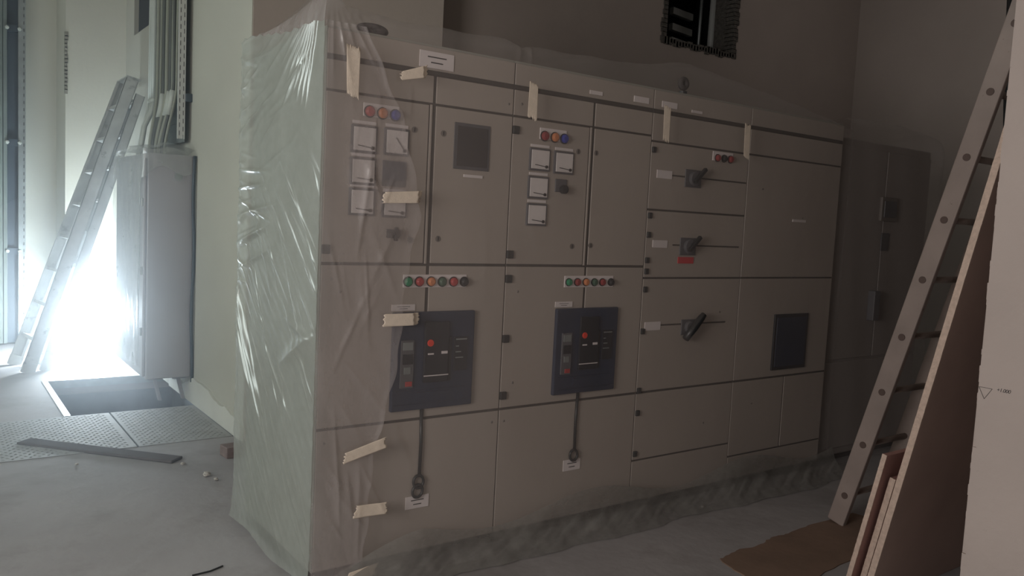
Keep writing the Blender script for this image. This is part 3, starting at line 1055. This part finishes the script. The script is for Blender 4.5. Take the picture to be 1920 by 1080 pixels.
y0 = 2.915+.010*np.sin(Xt*16+z0*3)+.012*np.sin(Xt*5)+.05*np.clip((Xt-5.78)/.12, 0, 1)**2+.05
mb = MB(); mb.grid(np.stack([Xt, y0+Tt*.86, z0*(1-Tt)+np.minimum(z0, 2.19)*Tt], -1))
mb.build('top_sheet', M['film_front'], f2, smooth=True, fix=False)

# ------------------------------------------------------------------ wall box with its plastic bag
bx0, bx1, bya, byb, bz0, bz1 = 1.335, 1.655, 6.35, 7.40, .195, 1.86
wbx = thing('cable_box', (1.5, 6.87, bz0), 'tall pale cable box under dusty film on the side wall, left of the wrapped cabinets', 'electrical box')
mb = MB(); mb.box(bx0, bx1, bya, byb, bz0, bz1)
mb.build('box_body', M['box_paint'], wbx, bevel=.008)
mb = MB(); mb.box(bx0-.022, bx0-.001, bya+.02, byb-.02, bz0+.02, bz1-.04)
dd = mb.build('door', M['box_paint'], wbx, bevel=.006)
for z in (.55, 1.0, 1.5):
    mb = MB(); mb.tube([(bx0-.028, bya+.04, z-.03), (bx0-.028, bya+.04, z+.03)], .008, n=8)
    mb.build('hinge', M['galv'], dd)
mb = MB(); disc(mb, 1.545, 1.70, .040, bya-.006, bya+.001, n=24); disc(mb, 1.545, 1.70, .030, bya-.009, bya-.005, 1)
mb.build('knockout', [M['box_paint'], M['galv']], wbx)
mb = MB(); mb.box(bx1, WX-.002, bya+.02, bya+.10, bz1-.10, bz1-.02); mb.box(bx1, WX-.002, bya+.02, bya+.10, bz0+.02, bz0+.1); mb.box(bx1, WX-.002, byb-.1, byb-.02, bz1-.1, bz1-.02); mb.box(bx1, WX-.002, byb-.1, byb-.02, bz0+.02, bz0+.1)
mb.build('wall_bracket', M['steel_dark'], wbx)
# dark cable strap running down the box's rear edge
mb = MB()
zz = np.linspace(.16, 1.86, 30)
mb.tube([(1.652+.006*math.sin(z*7), 6.325, float(z)) for z in zz], .012, n=8)
mb.build('earth_cable', M['steel_dark'], wbx, smooth=True)
# brackets below the box
for xa, y in ((1.43, 6.5), (1.60, 6.5)):
    mb = MB(); mb.box(xa-.05, xa+.05, y-.04, y+.04, bz0-.03, bz0)
    mb.obox(((xa+.02), y, .085), (.012, 0, .0), (0, .02, 0), (-.02, 0, .085))
    mb.build('box_foot', M['box_paint'], wbx, bevel=.002)
# film bag draped over the top and partly down
fb = thing('plastic_bag', (1.5, 6.87, bz1), 'milky plastic film bagged over the top of the tall wall box', 'plastic sheet')
NU, NV = 90, 80
P = np.zeros((NU, NV, 3))
per = []                                     # perimeter of three sides: back-left -> front-left -> wall
pts = [(bx0-.034, byb+.02), (bx0-.034, bya-.022), (bx1-.02, bya-.022)]
seg = [abs(pts[0][1]-pts[1][1]), abs(pts[2][0]-pts[1][0])]
tot = sum(seg)
for i in range(NU):
    s_ = i/(NU-1)*tot
    if s_ < seg[0]:
        x, y = pts[0][0], pts[0][1]-s_
        nx, ny = -1, 0
    else:
        x, y = pts[1][0]+(s_-seg[0]), pts[1][1]
        nx, ny = 0, -1
    bot = 1.73+.05*math.sin(s_*5)+.05*math.sin(s_*17) if s_ > seg[0]-.1 else .30+.03*math.sin(s_*6)
    for j in range(NV):
        v = j/(NV-1)
        ztop = bz1+.035+.012*math.sin(s_*21)
        z = ztop*(1-v)+bot*v
        q = .006*math.sin(s_*40+z*9)+.005*math.sin(z*23+s_*13)
        P[i, j] = (x+nx*(.004+q*.7), y+ny*(.004+q*.7), z)
mb = MB(); mb.grid(P)
mb.build('bag_skirt', M['film_box'], fb, smooth=True, fix=False)
gx = np.linspace(bx0-.036, bx1+.004, 40); gy = np.linspace(bya-.026, byb+.02, 60)
GX, GY = np.meshgrid(gx, gy, indexing='ij')
GZ = bz1+.036+.018*np.sin(GX*17+GY*7)+.014*np.sin(GY*15)+.028*np.exp(-((GX-1.45)/.07)**2)
mb = MB(); mb.grid(np.stack([GX, GY, GZ], -1))
mb.build('bag_top', M['film_box'], fb, smooth=True, fix=False)

# ------------------------------------------------------------------ cable riser
rs = thing('cable_tray', (1.60, 6.95, 2.0), 'tall galvanised slotted cable tray rising above the pale wall box', 'cable tray')
ra, rb = 6.50, 7.34
for nm, ya in (('near', ra), ('far', rb)):
    mb = MB()
    zz = 1.99
    # slotted flange facing the camera built as strips between two rows of slots
    xa, xb = 1.570, 1.622
    n = 40; step = (CEIL-.05-zz)/n
    cols = [xa, xa+.010, xa+.016, xb-.016, xb-.010, xb]
    for ci in range(5):
        if ci in (1, 3):
            for k in range(n):
                z0 = zz+k*step
                off = .5*step if ci == 3 else 0
                zc = (z0+off) if z0+off+step <= CEIL-.05 else z0
                mb.box(cols[ci], cols[ci+1], ya-.0015, ya+.0015, zc, zc+step*.42)
                mb.box(cols[ci], cols[ci+1], ya-.0005, ya+.0012, zc+step*.42, zc+step, 1)
        else:
            mb.box(cols[ci], cols[ci+1], ya-.0015, ya+.0015, zz, CEIL-.05)
    mb.box(xb-.003, xb, ya, ya+.03, zz, CEIL-.05)
    mb.box(xa, xa+.003, ya, ya+.02, zz, CEIL-.05)
    mb.build('side_rail', [M['rail_grey'], M['ink']], rs)
for k in range(8):
    z = 2.12+k*.3
    mb = MB(); mb.box(1.610, 1.622, ra, rb, z, z+.03)
    mb.build('tray_rung', M['galv'], rs)
for z in (2.30, 3.3, 4.1):
    mb = MB(); mb.box(1.622, WX, ra-.02, ra+.03, z-.03, z+.03)
    mb.build('wall_bracket', M['steel_dark'], rs, bevel=.003)
bk = MB(); bk.box(1.622, 1.626, ra+.02, rb, 1.97, CEIL-.05)
bk.build('tray_back', M['galv'], rs)
cr = random.Random(8)
NC = 13
ORD = ['first', 'second', 'third', 'fourth', 'fifth', 'sixth', 'seventh', 'eighth', 'ninth', 'tenth', 'eleventh', 'twelfth', 'thirteenth']
clabs = 'grey power cable tied upright along the slotted tray, bending into the wall box'
for k in range(NC):
    y = 6.57+.052*k
    x = 1.578-.010*(k % 2)
    ph = cr.random()*6
    pts = []
    yt = 6.56+.036*k
    for z in np.linspace(CEIL-.03, 2.42, 22):
        pts.append((x+.005*math.sin(z*4+ph), y+.016*math.sin(z*4.1+ph), float(z)))
    # bend toward the top of the box
    for q in np.linspace(0, 1, 10)[1:]:
        e = q*q*(3-2*q)
        pts.append((x+(1.52-.012*(k % 3)-x)*e, y+(yt+.12-y)*e, 2.42+(bz1+.01-2.42)*float(q)))
    mb = MB(); mb.tube(pts, .0105+.003*(k % 3), n=8, mi=0)
    o = mb.build('power_cable', M['cable_shade'] if k % 3 == 1 or k % 5 == 3 else M['cable'], smooth=True)
    tag(o, ORD[k]+' grey power cable from the slotted rail, upright above the wall box', 'cable', 'power cables running up the slotted tray')
    if k in (1, 2, 3, 4, 7, 8):
        mb = MB()
        a, b = Vector(pts[22]), Vector(pts[25])
        mb.tube([a, Vector(pts[23]), Vector(pts[24]), b], .024, n=12)
        mb.build('cable_sleeve', M['conduit'], o, smooth=True, label='pale sleeve')
for k, y in enumerate((7.30, 7.37, 7.44)):
    mb = MB(); mb.tube([(1.575, y, CEIL-.03), (1.575, y, 2.36)], .016, n=12)
    mb.tube([(1.575, y, 2.36), (1.575, y, 2.33)], .021, n=12)
    if k < 2:
        mb.tube([(1.575, y, 2.33), (1.56, y-.01, 2.25), (1.50, y-.04, 2.12), (1.45, y-.10, bz1+.01)], .017, n=10)
    else:
        mb.tube([(1.575, y, 2.33), (1.54, y-.02, 2.2), (1.47, y-.10, bz1+.01)], .017, n=10)
    o = mb.build('conduit', M['conduit'], smooth=True)
    tag(o, ['pale straight conduit rising beside the cables, next to them', 'pale straight conduit rising beside the cables, middle of three', 'pale straight conduit at the left edge of the cable riser'][k], 'conduit', 'conduits beside the cable riser')

# ------------------------------------------------------------------ left ladder (two aluminium sections)
def ladder(name, foot, topp, y0, y1, rail_d, rail_t, z_first, dz, nr, mt, label, cat='ladder', channel=True, rung_r=.016, group=None, twist=0.0):
    """leans in the XZ plane; y0,y1 outer faces of the two rails"""
    L = thing(name, (foot[0], (y0+y1)/2, 0), label, cat, group)
    d = Vector((topp[0]-foot[0], 0, topp[1]-foot[1])); ln = d.length; u = d.normalized(); n_ = Vector((u.z, 0, -u.x))
    base = Vector((foot[0], 0, foot[1]))
    for s, ya in ((0, y0), (1, y1)):
        tw = -twist*s
        base0, u0, n0, ln0 = base, u, n_, ln
        base = base0+Vector((tw, 0, 0))
        dd = base0+u0*ln0-base
        ln = dd.length; u = dd.normalized(); n_ = Vector((u.z, 0, -u.x)); tw = 0
        c = base+u*ln/2+Vector((0, ya+(rail_t/2 if s == 0 else -rail_t/2), 0))
        mb = MB()
        web = .004
        # channel: web on the outer face, flanges inward
        yo = -rail_t/2+web/2 if s == 0 else rail_t/2-web/2
        mb.obox(c+Vector((0, yo, 0)), n_*rail_d/2, (0, web/2, 0), u*ln/2)
        for q in (-1, 1):
            mb.obox(c+n_*q*(rail_d/2-web/2), n_*web/2, (0, rail_t/2, 0), u*ln/2)
            mb.obox(c+n_*q*(rail_d/2-.012)+Vector((0, -yo, 0)), n_*.010, (0, web/2, 0), u*ln/2)
        rail = mb.build('rail', mt, L)
        ft = MB(); ft.obox(base+u*.03+Vector((tw, c.y, 0)), n_*(rail_d/2+.004), (0, rail_t/2+.003, 0), u*.045)
        ft.build('rubber_foot', M['alu'], rail)
        base, u, n_, ln = base0, u0, n0, ln0
    for k in range(nr):
        z = z_first+k*dz
        if z > topp[1]-.05:
            break
        t_ = (z-foot[1])/u.z
        p = base+u*t_
        mb = MB()
        a = p+Vector((0, y0+.004, 0)); b = p+Vector((-twist*(1-t_/ln), y1-.004, 0))
        mid = (a+b)/2
        mb.obox(mid, n_*rail_d*.36, (b-a)/2, u*.013)
        mb.build('rung', mt, L)
    return L


L1 = ladder('ladder', (.735, .012), (1.535, 2.585), 7.94, 8.40, .100, .030, .27, .295, 9, M['alu'],
            'tall silver aluminium ladder leaning left of the wall box, front taller section', twist=.065)
mb = MB(); mb.obox((1.545, 8.16, 2.590), (.058, 0, -.012), (0, .235, 0), (.001, 0, .006))
mb.build('end_cap', M['alu'], L1)
L2 = ladder('ladder', (.868, .012), (1.610, 2.455), 7.99, 8.36, .078, .028, .31, .295, 8, M['alu'],
            'second, shorter silver ladder section leaning just behind the tall aluminium one')

# ------------------------------------------------------------------ right ladder (leans toward the near wall)
RL = thing('ladder', (4.08, 2.31, 0), 'long brownish ladder leaning against the right wall in front of the cabinets', 'ladder')
fy, slope = 2.318, -.262
u = Vector((0, slope, 1)).normalized(); n_ = Vector((0, u.z, -u.y))
Lr = 4.16
for s, xr in ((0, 3.86), (1, 4.30)):
    c = Vector((xr+(.018 if s == 0 else -.018), fy, 0.01))+u*Lr/2
    mb = MB()
    mb.obox(c, (.018, 0, 0), n_*.047, u*Lr/2)
    rail = mb.build('rail', M['wood_pole'], RL, bevel=.006)
    for k in range(14):
        z = .167+k*.287
        p = Vector((xr, fy+slope*z, z))
        e = MB()
        xo = xr-.004 if s == 0 else xr+.004
        e.tube([(xo, p.y, p.z), (xr+(.002 if s == 0 else -.002), p.y, p.z)], .017, n=16)
        if s == 0:
            e.build('rung_end', M['rung_dark'], rail)
for k in range(14):
    z = .167+k*.287
    mb = MB(); mb.tube([(3.88, fy+slope*z, z), (4.28, fy+slope*z, z)], .016, n=12)
    mb.build('rung', M['wood_pole'], RL, smooth=True)

# dark cables hanging behind the ladder
for x, y, zb, lab in ((6.52, 2.85, 2.22, 'thick dark cable hanging between the right ladder and the near wall, longest'), (6.70, 2.95, 2.50, 'short dark cable end hanging behind the top of the right ladder')):
    mb = MB(); pts = [(x+.04*math.sin(t*2), y+.03*math.cos(t*3), CEIL-.005-(CEIL-zb)*t) for t in np.linspace(0, 1, 24)]
    mb.tube(pts, [.045]*20+[.04, .034, .024, .01], n=12)
    o = mb.build('hanging_cable', M['black'], smooth=True)
    tag(o, lab, 'cable')

# ------------------------------------------------------------------ boards leaning on the near wall from beyond
def board(x0, x1, yf, length, th, mface, label, slope=.197):
    B = thing('board', ((x0+x1)/2, yf, 0), label, 'board', 'boards leaning behind the near wall corner')
    ang = math.atan(slope)
    u = Vector((0, -math.sin(ang), math.cos(ang))); n_ = Vector((0, math.cos(ang), math.sin(ang)))
    e = .0012
    c = Vector(((x0+x1)/2, yf, .0))+u*length/2+n_*th/2
    mb = MB()
    mb.obox(c, ((x1-x0)/2-e, 0, 0), n_*th/2, u*(length/2-e))
    mb.build('board_face', mface, B)
    mb = MB()
    # narrow raw edge strips, left side and top
    rj = random.Random(label)
    N = 60
    for k in range(N):
        j = rj.uniform(0, .0015)
        cc = Vector((x0, yf, 0))+u*length*(k+.5)/N+n_*th/2
        mb.obox(cc, (.0016+j, 0, 0), n_*(th/2-.0002), u*length/N/2)
    mb.build('raw_edge', M['ply_edge'], B, label='pale raw edge')
    return B


board(3.100, 4.00, 1.698, 2.28, .026, M['ply_face'], 'tall dark brown board leaning beside the near right wall, pale sawn edge')
board(3.110, 3.85, 1.732, .565, .024, M['ply_red'], 'lowest short board, sandwiched between the tall board and the reddish one')
board(3.068, 3.75, 1.772, .665, .020, M['ply_red'], 'short reddish brown board sticking out left of the tall board')

# ------------------------------------------------------------------ cardboard on the floor
cr = random.Random(2)
poly = [(2.948, 2.317), (3.10, 2.345), (3.25, 2.33), (3.38, 2.36), (3.51, 2.352), (3.75, 2.37), (4.1, 2.36), (4.15, 2.05), (3.9, 1.98), (3.4, 2.0), (3.0, 1.95), (2.88, 2.05), (2.90, 2.15)]
pp = []
for i, (a, b) in enumerate(zip(poly, poly[1:]+poly[:1])):
    for k in range(6):
        t_ = k/6
        pp.append((a[0]*(1-t_)+b[0]*t_+cr.uniform(-.006, .006), a[1]*(1-t_)+b[1]*t_+cr.uniform(-.006, .006)))
mb = MB(); mb.prism(pp, lambda a, b: (a, b, .0), lambda a, b: (a, b, .005))
tag(mb.build('cardboard_sheet', M['cardboard']), 'torn brown cardboard sheet flat on the floor before the right ladder', 'cardboard')

# ------------------------------------------------------------------ floor plates, plank, debris
def checker(x0, x1, y0, y1, label):
    mb = MB(); mb.box(x0, x1, y0, y1, -.008, .004)
    # raised lozenges
    s = .045
    i = 0
    y = y0+.03
    while y < y1-.03:
        x = x0+.03+(.5*s if i % 2 else 0)
        while x < x1-.03:
            a = .7 if (int(round(x/s))+i) % 2 else -.7
            dx, dy = math.cos(a)*.013, math.sin(a)*.013
            nx, ny = -math.sin(a)*.004, math.cos(a)*.004
            b = len(mb.v)
            mb.v += [(x-dx, y-dy, .004), (x+nx, y+ny, .0065), (x+dx, y+dy, .004), (x-nx, y-ny, .0065)]
            mb.f.append([b, b+3, b+2, b+1]); mb.m.append(0)
            x += s
        y += s*.7
        i += 1
    tag(mb.build('floor_plate', M['checker_plate'], fix=False), label, 'floor plate', 'chequered steel plates over the trench')


checker(1.080, 1.645, 5.275, 6.222, 'chequered steel floor plate next to the side wall, right of the other')
checker(.205, 1.068, 5.275, 6.222, 'chequered steel floor plate left of its twin, in front of the open trench')

mb = MB()
a, b = Vector((.50, 5.66, 0)), Vector((1.205, 4.88, 0))
d = (b-a); n_ = Vector((-d.y, d.x, 0)).normalized()
mb.obox((a+b)/2+Vector((0, 0, .009)), d/2, n_*.055, (0, 0, .009))
tag(mb.build('plank', M['dusty_wood'], bevel=.006), 'dust-covered plank lying slantwise on the floor at left', 'plank')
mb = MB(); mb.obox((1.24+.33, 4.86, .033), (.11, .01, 0), (-.005, .055, 0), (0, 0, .033))
tag(mb.build('brick', M['brick'], bevel=.006), 'dull brick on the floor beside the rear corner of the wrapped cabinets', 'brick')


def stone(x, y, r, seed, label):
    import bmesh
    bm = bmesh.new()
    bmesh.ops.create_icosphere(bm, subdivisions=2, radius=r)
    q = random.Random(seed)
    for v in bm.verts:
        v.co *= q.uniform(.75, 1.15)
        v.co.z *= .6
    zmin = min(v.co.z for v in bm.verts)
    for v in bm.verts:
        v.co.z -= zmin
    me = bpy.data.meshes.new('rubble_piece'); bm.to_mesh(me); bm.free()
    me.materials.append(M['rubble'])
    o = bpy.data.objects.new('rubble_piece', me); COL.objects.link(o); o.location = (x, y, 0)
    tag(o, label, 'rubble', 'rubble chips on the floor')


stone(1.276, 4.534, .022, 1, 'pale rubble chip on the floor in front of the brick, larger one')
stone(1.30, 4.44, .013, 2, 'small rubble chip next to the larger pale one')
stone(1.215, 4.80, .013, 3, 'small pale rubble chip at the right end of the dusty plank')
stone(3.42, 2.83, .010, 4, 'tiny rubble chip at the foot of the sheet, below the third cabinet')
stone(.705, 5.05, .010, 5, 'tiny dark rubble chip on the open floor left of the wrapped cabinets')
mb = MB(); mb.tube([(.88, 3.30, .004), (.95, 3.30, .006), (1.01, 3.33, .004)], .004, n=6)
tag(mb.build('wire_scrap', M['black']), 'short black wire scrap on the floor near the camera', 'wire')

# ------------------------------------------------------------------ steel riser at the far left
S = thing('steel_riser', (.62, 9.55, 0), 'dark green bolted steel riser on the far wall at the left edge', 'steel column')
mb = MB(); mb.box(.30, .665, 9.50, 9.615, 0.02, CEIL-.01)
mb.build('cover_plate', M['steel_green'], S, bevel=.003)
mb = MB(); mb.box(.668, .700, 9.49, 9.615, 0.02, CEIL-.01)
mb.build('flange', M['steel_green'], S, bevel=.002)
mb = MB(); mb.box(.700, .795, 9.545, 9.615, 0.02, CEIL-.01)
mb.build('channel', M['steel_dark'], S)
mb = MB(); mb.box(.795, .857, 9.49, 9.615, 0.02, CEIL-.01)
for k in range(60):
    z = .1+k*.07
    mb.box(.838, .846, 9.4885, 9.4905, z, z+.03, 1)
mb.build('flange', [M['galv'], M['ink']], S)
for z in (.95, 2.025, 3.13, 4.2):
    for x in (.700, .806):
        mb = MB(); mb.tube([(x, 9.49, z), (x, 9.478, z), (x, 9.470, z)], [.020, .020, .012], n=6)
        mb.build('bolt', M['conduit'], S)
    mb = MB(); mb.box(.700, .800, 9.50, 9.545, z-.03, z+.03)
    mb.build('cross_bar', M['steel_dark'], S)

# ------------------------------------------------------------------ work lamp beyond the trench
W = thing('work_lamp', (LAMP[0], LAMP[1], 0), 'glaring white work lamp standing on the floor beyond the trench', 'lamp')
import bmesh
bm = bmesh.new(); bmesh.ops.create_uvsphere(bm, u_segments=24, v_segments=16, radius=.13)
me = bpy.data.meshes.new('bulb'); bm.to_mesh(me); bm.free()
me.polygons.foreach_set('use_smooth', [True]*len(me.polygons))
me.materials.append(M['lamp_glass'])
bo = bpy.data.objects.new('bulb', me); COL.objects.link(bo); bo.location = (0, 0, LAMP[2]); bo.parent = W
mb = MB(); mb.tube([(LAMP[0], LAMP[1], .30), (LAMP[0], LAMP[1], .02)], .018, n=12)
mb.build('stand', M['grey_plastic'], W)
mb = MB(); mb.tube([(LAMP[0], LAMP[1], .0), (LAMP[0], LAMP[1], .02)], .13, n=24)
mb.build('base', M['grey_plastic'], W)
mb = MB(); mb.tube([(LAMP[0], LAMP[1], .29), (LAMP[0], LAMP[1], .335)], .045, n=16)
mb.build('socket', M['grey_plastic'], W)

# ------------------------------------------------------------------ pipes and cables inside the wall hole
D0 = BY+.45
PIPES = ((6.53, .016), (6.72, .040), (6.84, .034), (6.96, .042))
for k, (xa, w) in enumerate(PIPES):
    mb = MB(); mb.tube([(xa, D0, hz0-.44), (xa+.03, D0, CEIL-.01)], w, n=14)
    tag(mb.build('pipe', M['pipe'] if k else M['galv'], smooth=True),
        ['thin bright pipe inside the hole high in the back wall', 'grey pipe in the wall hole, just right of the thin bright one', 'middle grey pipe of the three thick ones in the wall hole', 'rightmost grey pipe inside the hole high in the wall'][k], 'pipe', 'pipes inside the wall hole')
for k, z in enumerate((3.42, 3.56, 3.72)):
    mb = MB(); mb.obox((6.42, D0+.15, z), (.15, 0, -.01), (0, .03, 0), (0, 0, .035))
    tag(mb.build('duct_slat', M['pipe'], bevel=.004), ['lowest', 'middle', 'topmost'][k]+' pale horizontal slat at the left inside the wall hole', 'slat', 'slats inside the wall hole')

# ------------------------------------------------------------------ level mark on the near wall
lm = thing('level_mark', (2.87, 1.2, 1.0), 'hand-drawn triangle level mark with +1.000 on the right wall', 'wall mark')
XM = 2.8692
a, b, c_ = (1.245, 1.023), (1.203, 1.0225), (1.225, .985)
mb = MB()
for p, q in ((a, b), (b, c_), (c_, a)):
    mb.tube([(XM, p[0], p[1]), (XM, q[0], q[1])], .0007, n=5)
mb.build('triangle', M['ink'], lm)
cu = bpy.data.curves.new('level_text', 'FONT')
cu.body = '+1.000'
cu.size = .017
cu.shear = .2
cu.space_character = .9
tmp = bpy.data.objects.new('tmp_text', cu)
COL.objects.link(tmp)
bpy.context.view_layer.update()
me = bpy.data.meshes.new_from_object(tmp)
bpy.data.objects.remove(tmp, do_unlink=True)
me.materials.clear(); me.materials.append(M['ink'])
tx = bpy.data.objects.new('level_text', me); COL.objects.link(tx); tx.parent = lm
# text runs along -Y (towards the camera), faces -X
tx.matrix_local = Matrix(((0, 0, -1, XM-2.87), (-1, 0, 0, 1.190-1.2), (0, 1, 0, 1.018-1.0), (0, 0, 0, 1)))

# ------------------------------------------------------------------ haze volumes added to imitate the lens bloom of the lamp
hz = MB(); hz.box(-2.4, WX-.01, 3.86, 8.96, .012, 3.6)
hm = bpy.data.materials.new('glare_haze'); hm.use_nodes = True
nt = hm.node_tree
for n in list(nt.nodes):
    if n.type == 'BSDF_PRINCIPLED':
        nt.nodes.remove(n)
vs = nt.nodes.new('ShaderNodeVolumeScatter')
vs.inputs['Color'].default_value = (.85, .93, 1, 1)
vs.inputs['Density'].default_value = .085
vs.inputs['Anisotropy'].default_value = .76
nt.links.new(vs.outputs[0], nt.nodes['Material Output'].inputs['Volume'])
o = hz.build('glare_haze', hm)
tag(o, 'thin bluish added haze imitating the glare veil of the lamp', 'haze', kind='stuff')

for rad, dens, lab in ((1.25, .22, 'dense added haze imitating the bright bloom close around the lamp'),):
    bm = bmesh.new(); bmesh.ops.create_icosphere(bm, subdivisions=4, radius=rad)
    for v in bm.verts:
        v.co.z = max(v.co.z, -LAMP[2]+.01)
        v.co.x = min(v.co.x, WX-.006-LAMP[0])
        v.co.y = min(v.co.y, 8.964-LAMP[1])
    me = bpy.data.meshes.new('lamp_bloom'); bm.to_mesh(me); bm.free()
    h2 = hm.copy(); h2.name = 'lamp_bloom'
    for n in h2.node_tree.nodes:
        if n.type == 'VOLUME_SCATTER':
            n.inputs['Density'].default_value = dens
    me.materials.append(h2)
    o = bpy.data.objects.new('lamp_bloom', me); COL.objects.link(o); o.location = LAMP
    tag(o, lab, 'haze', kind='stuff')
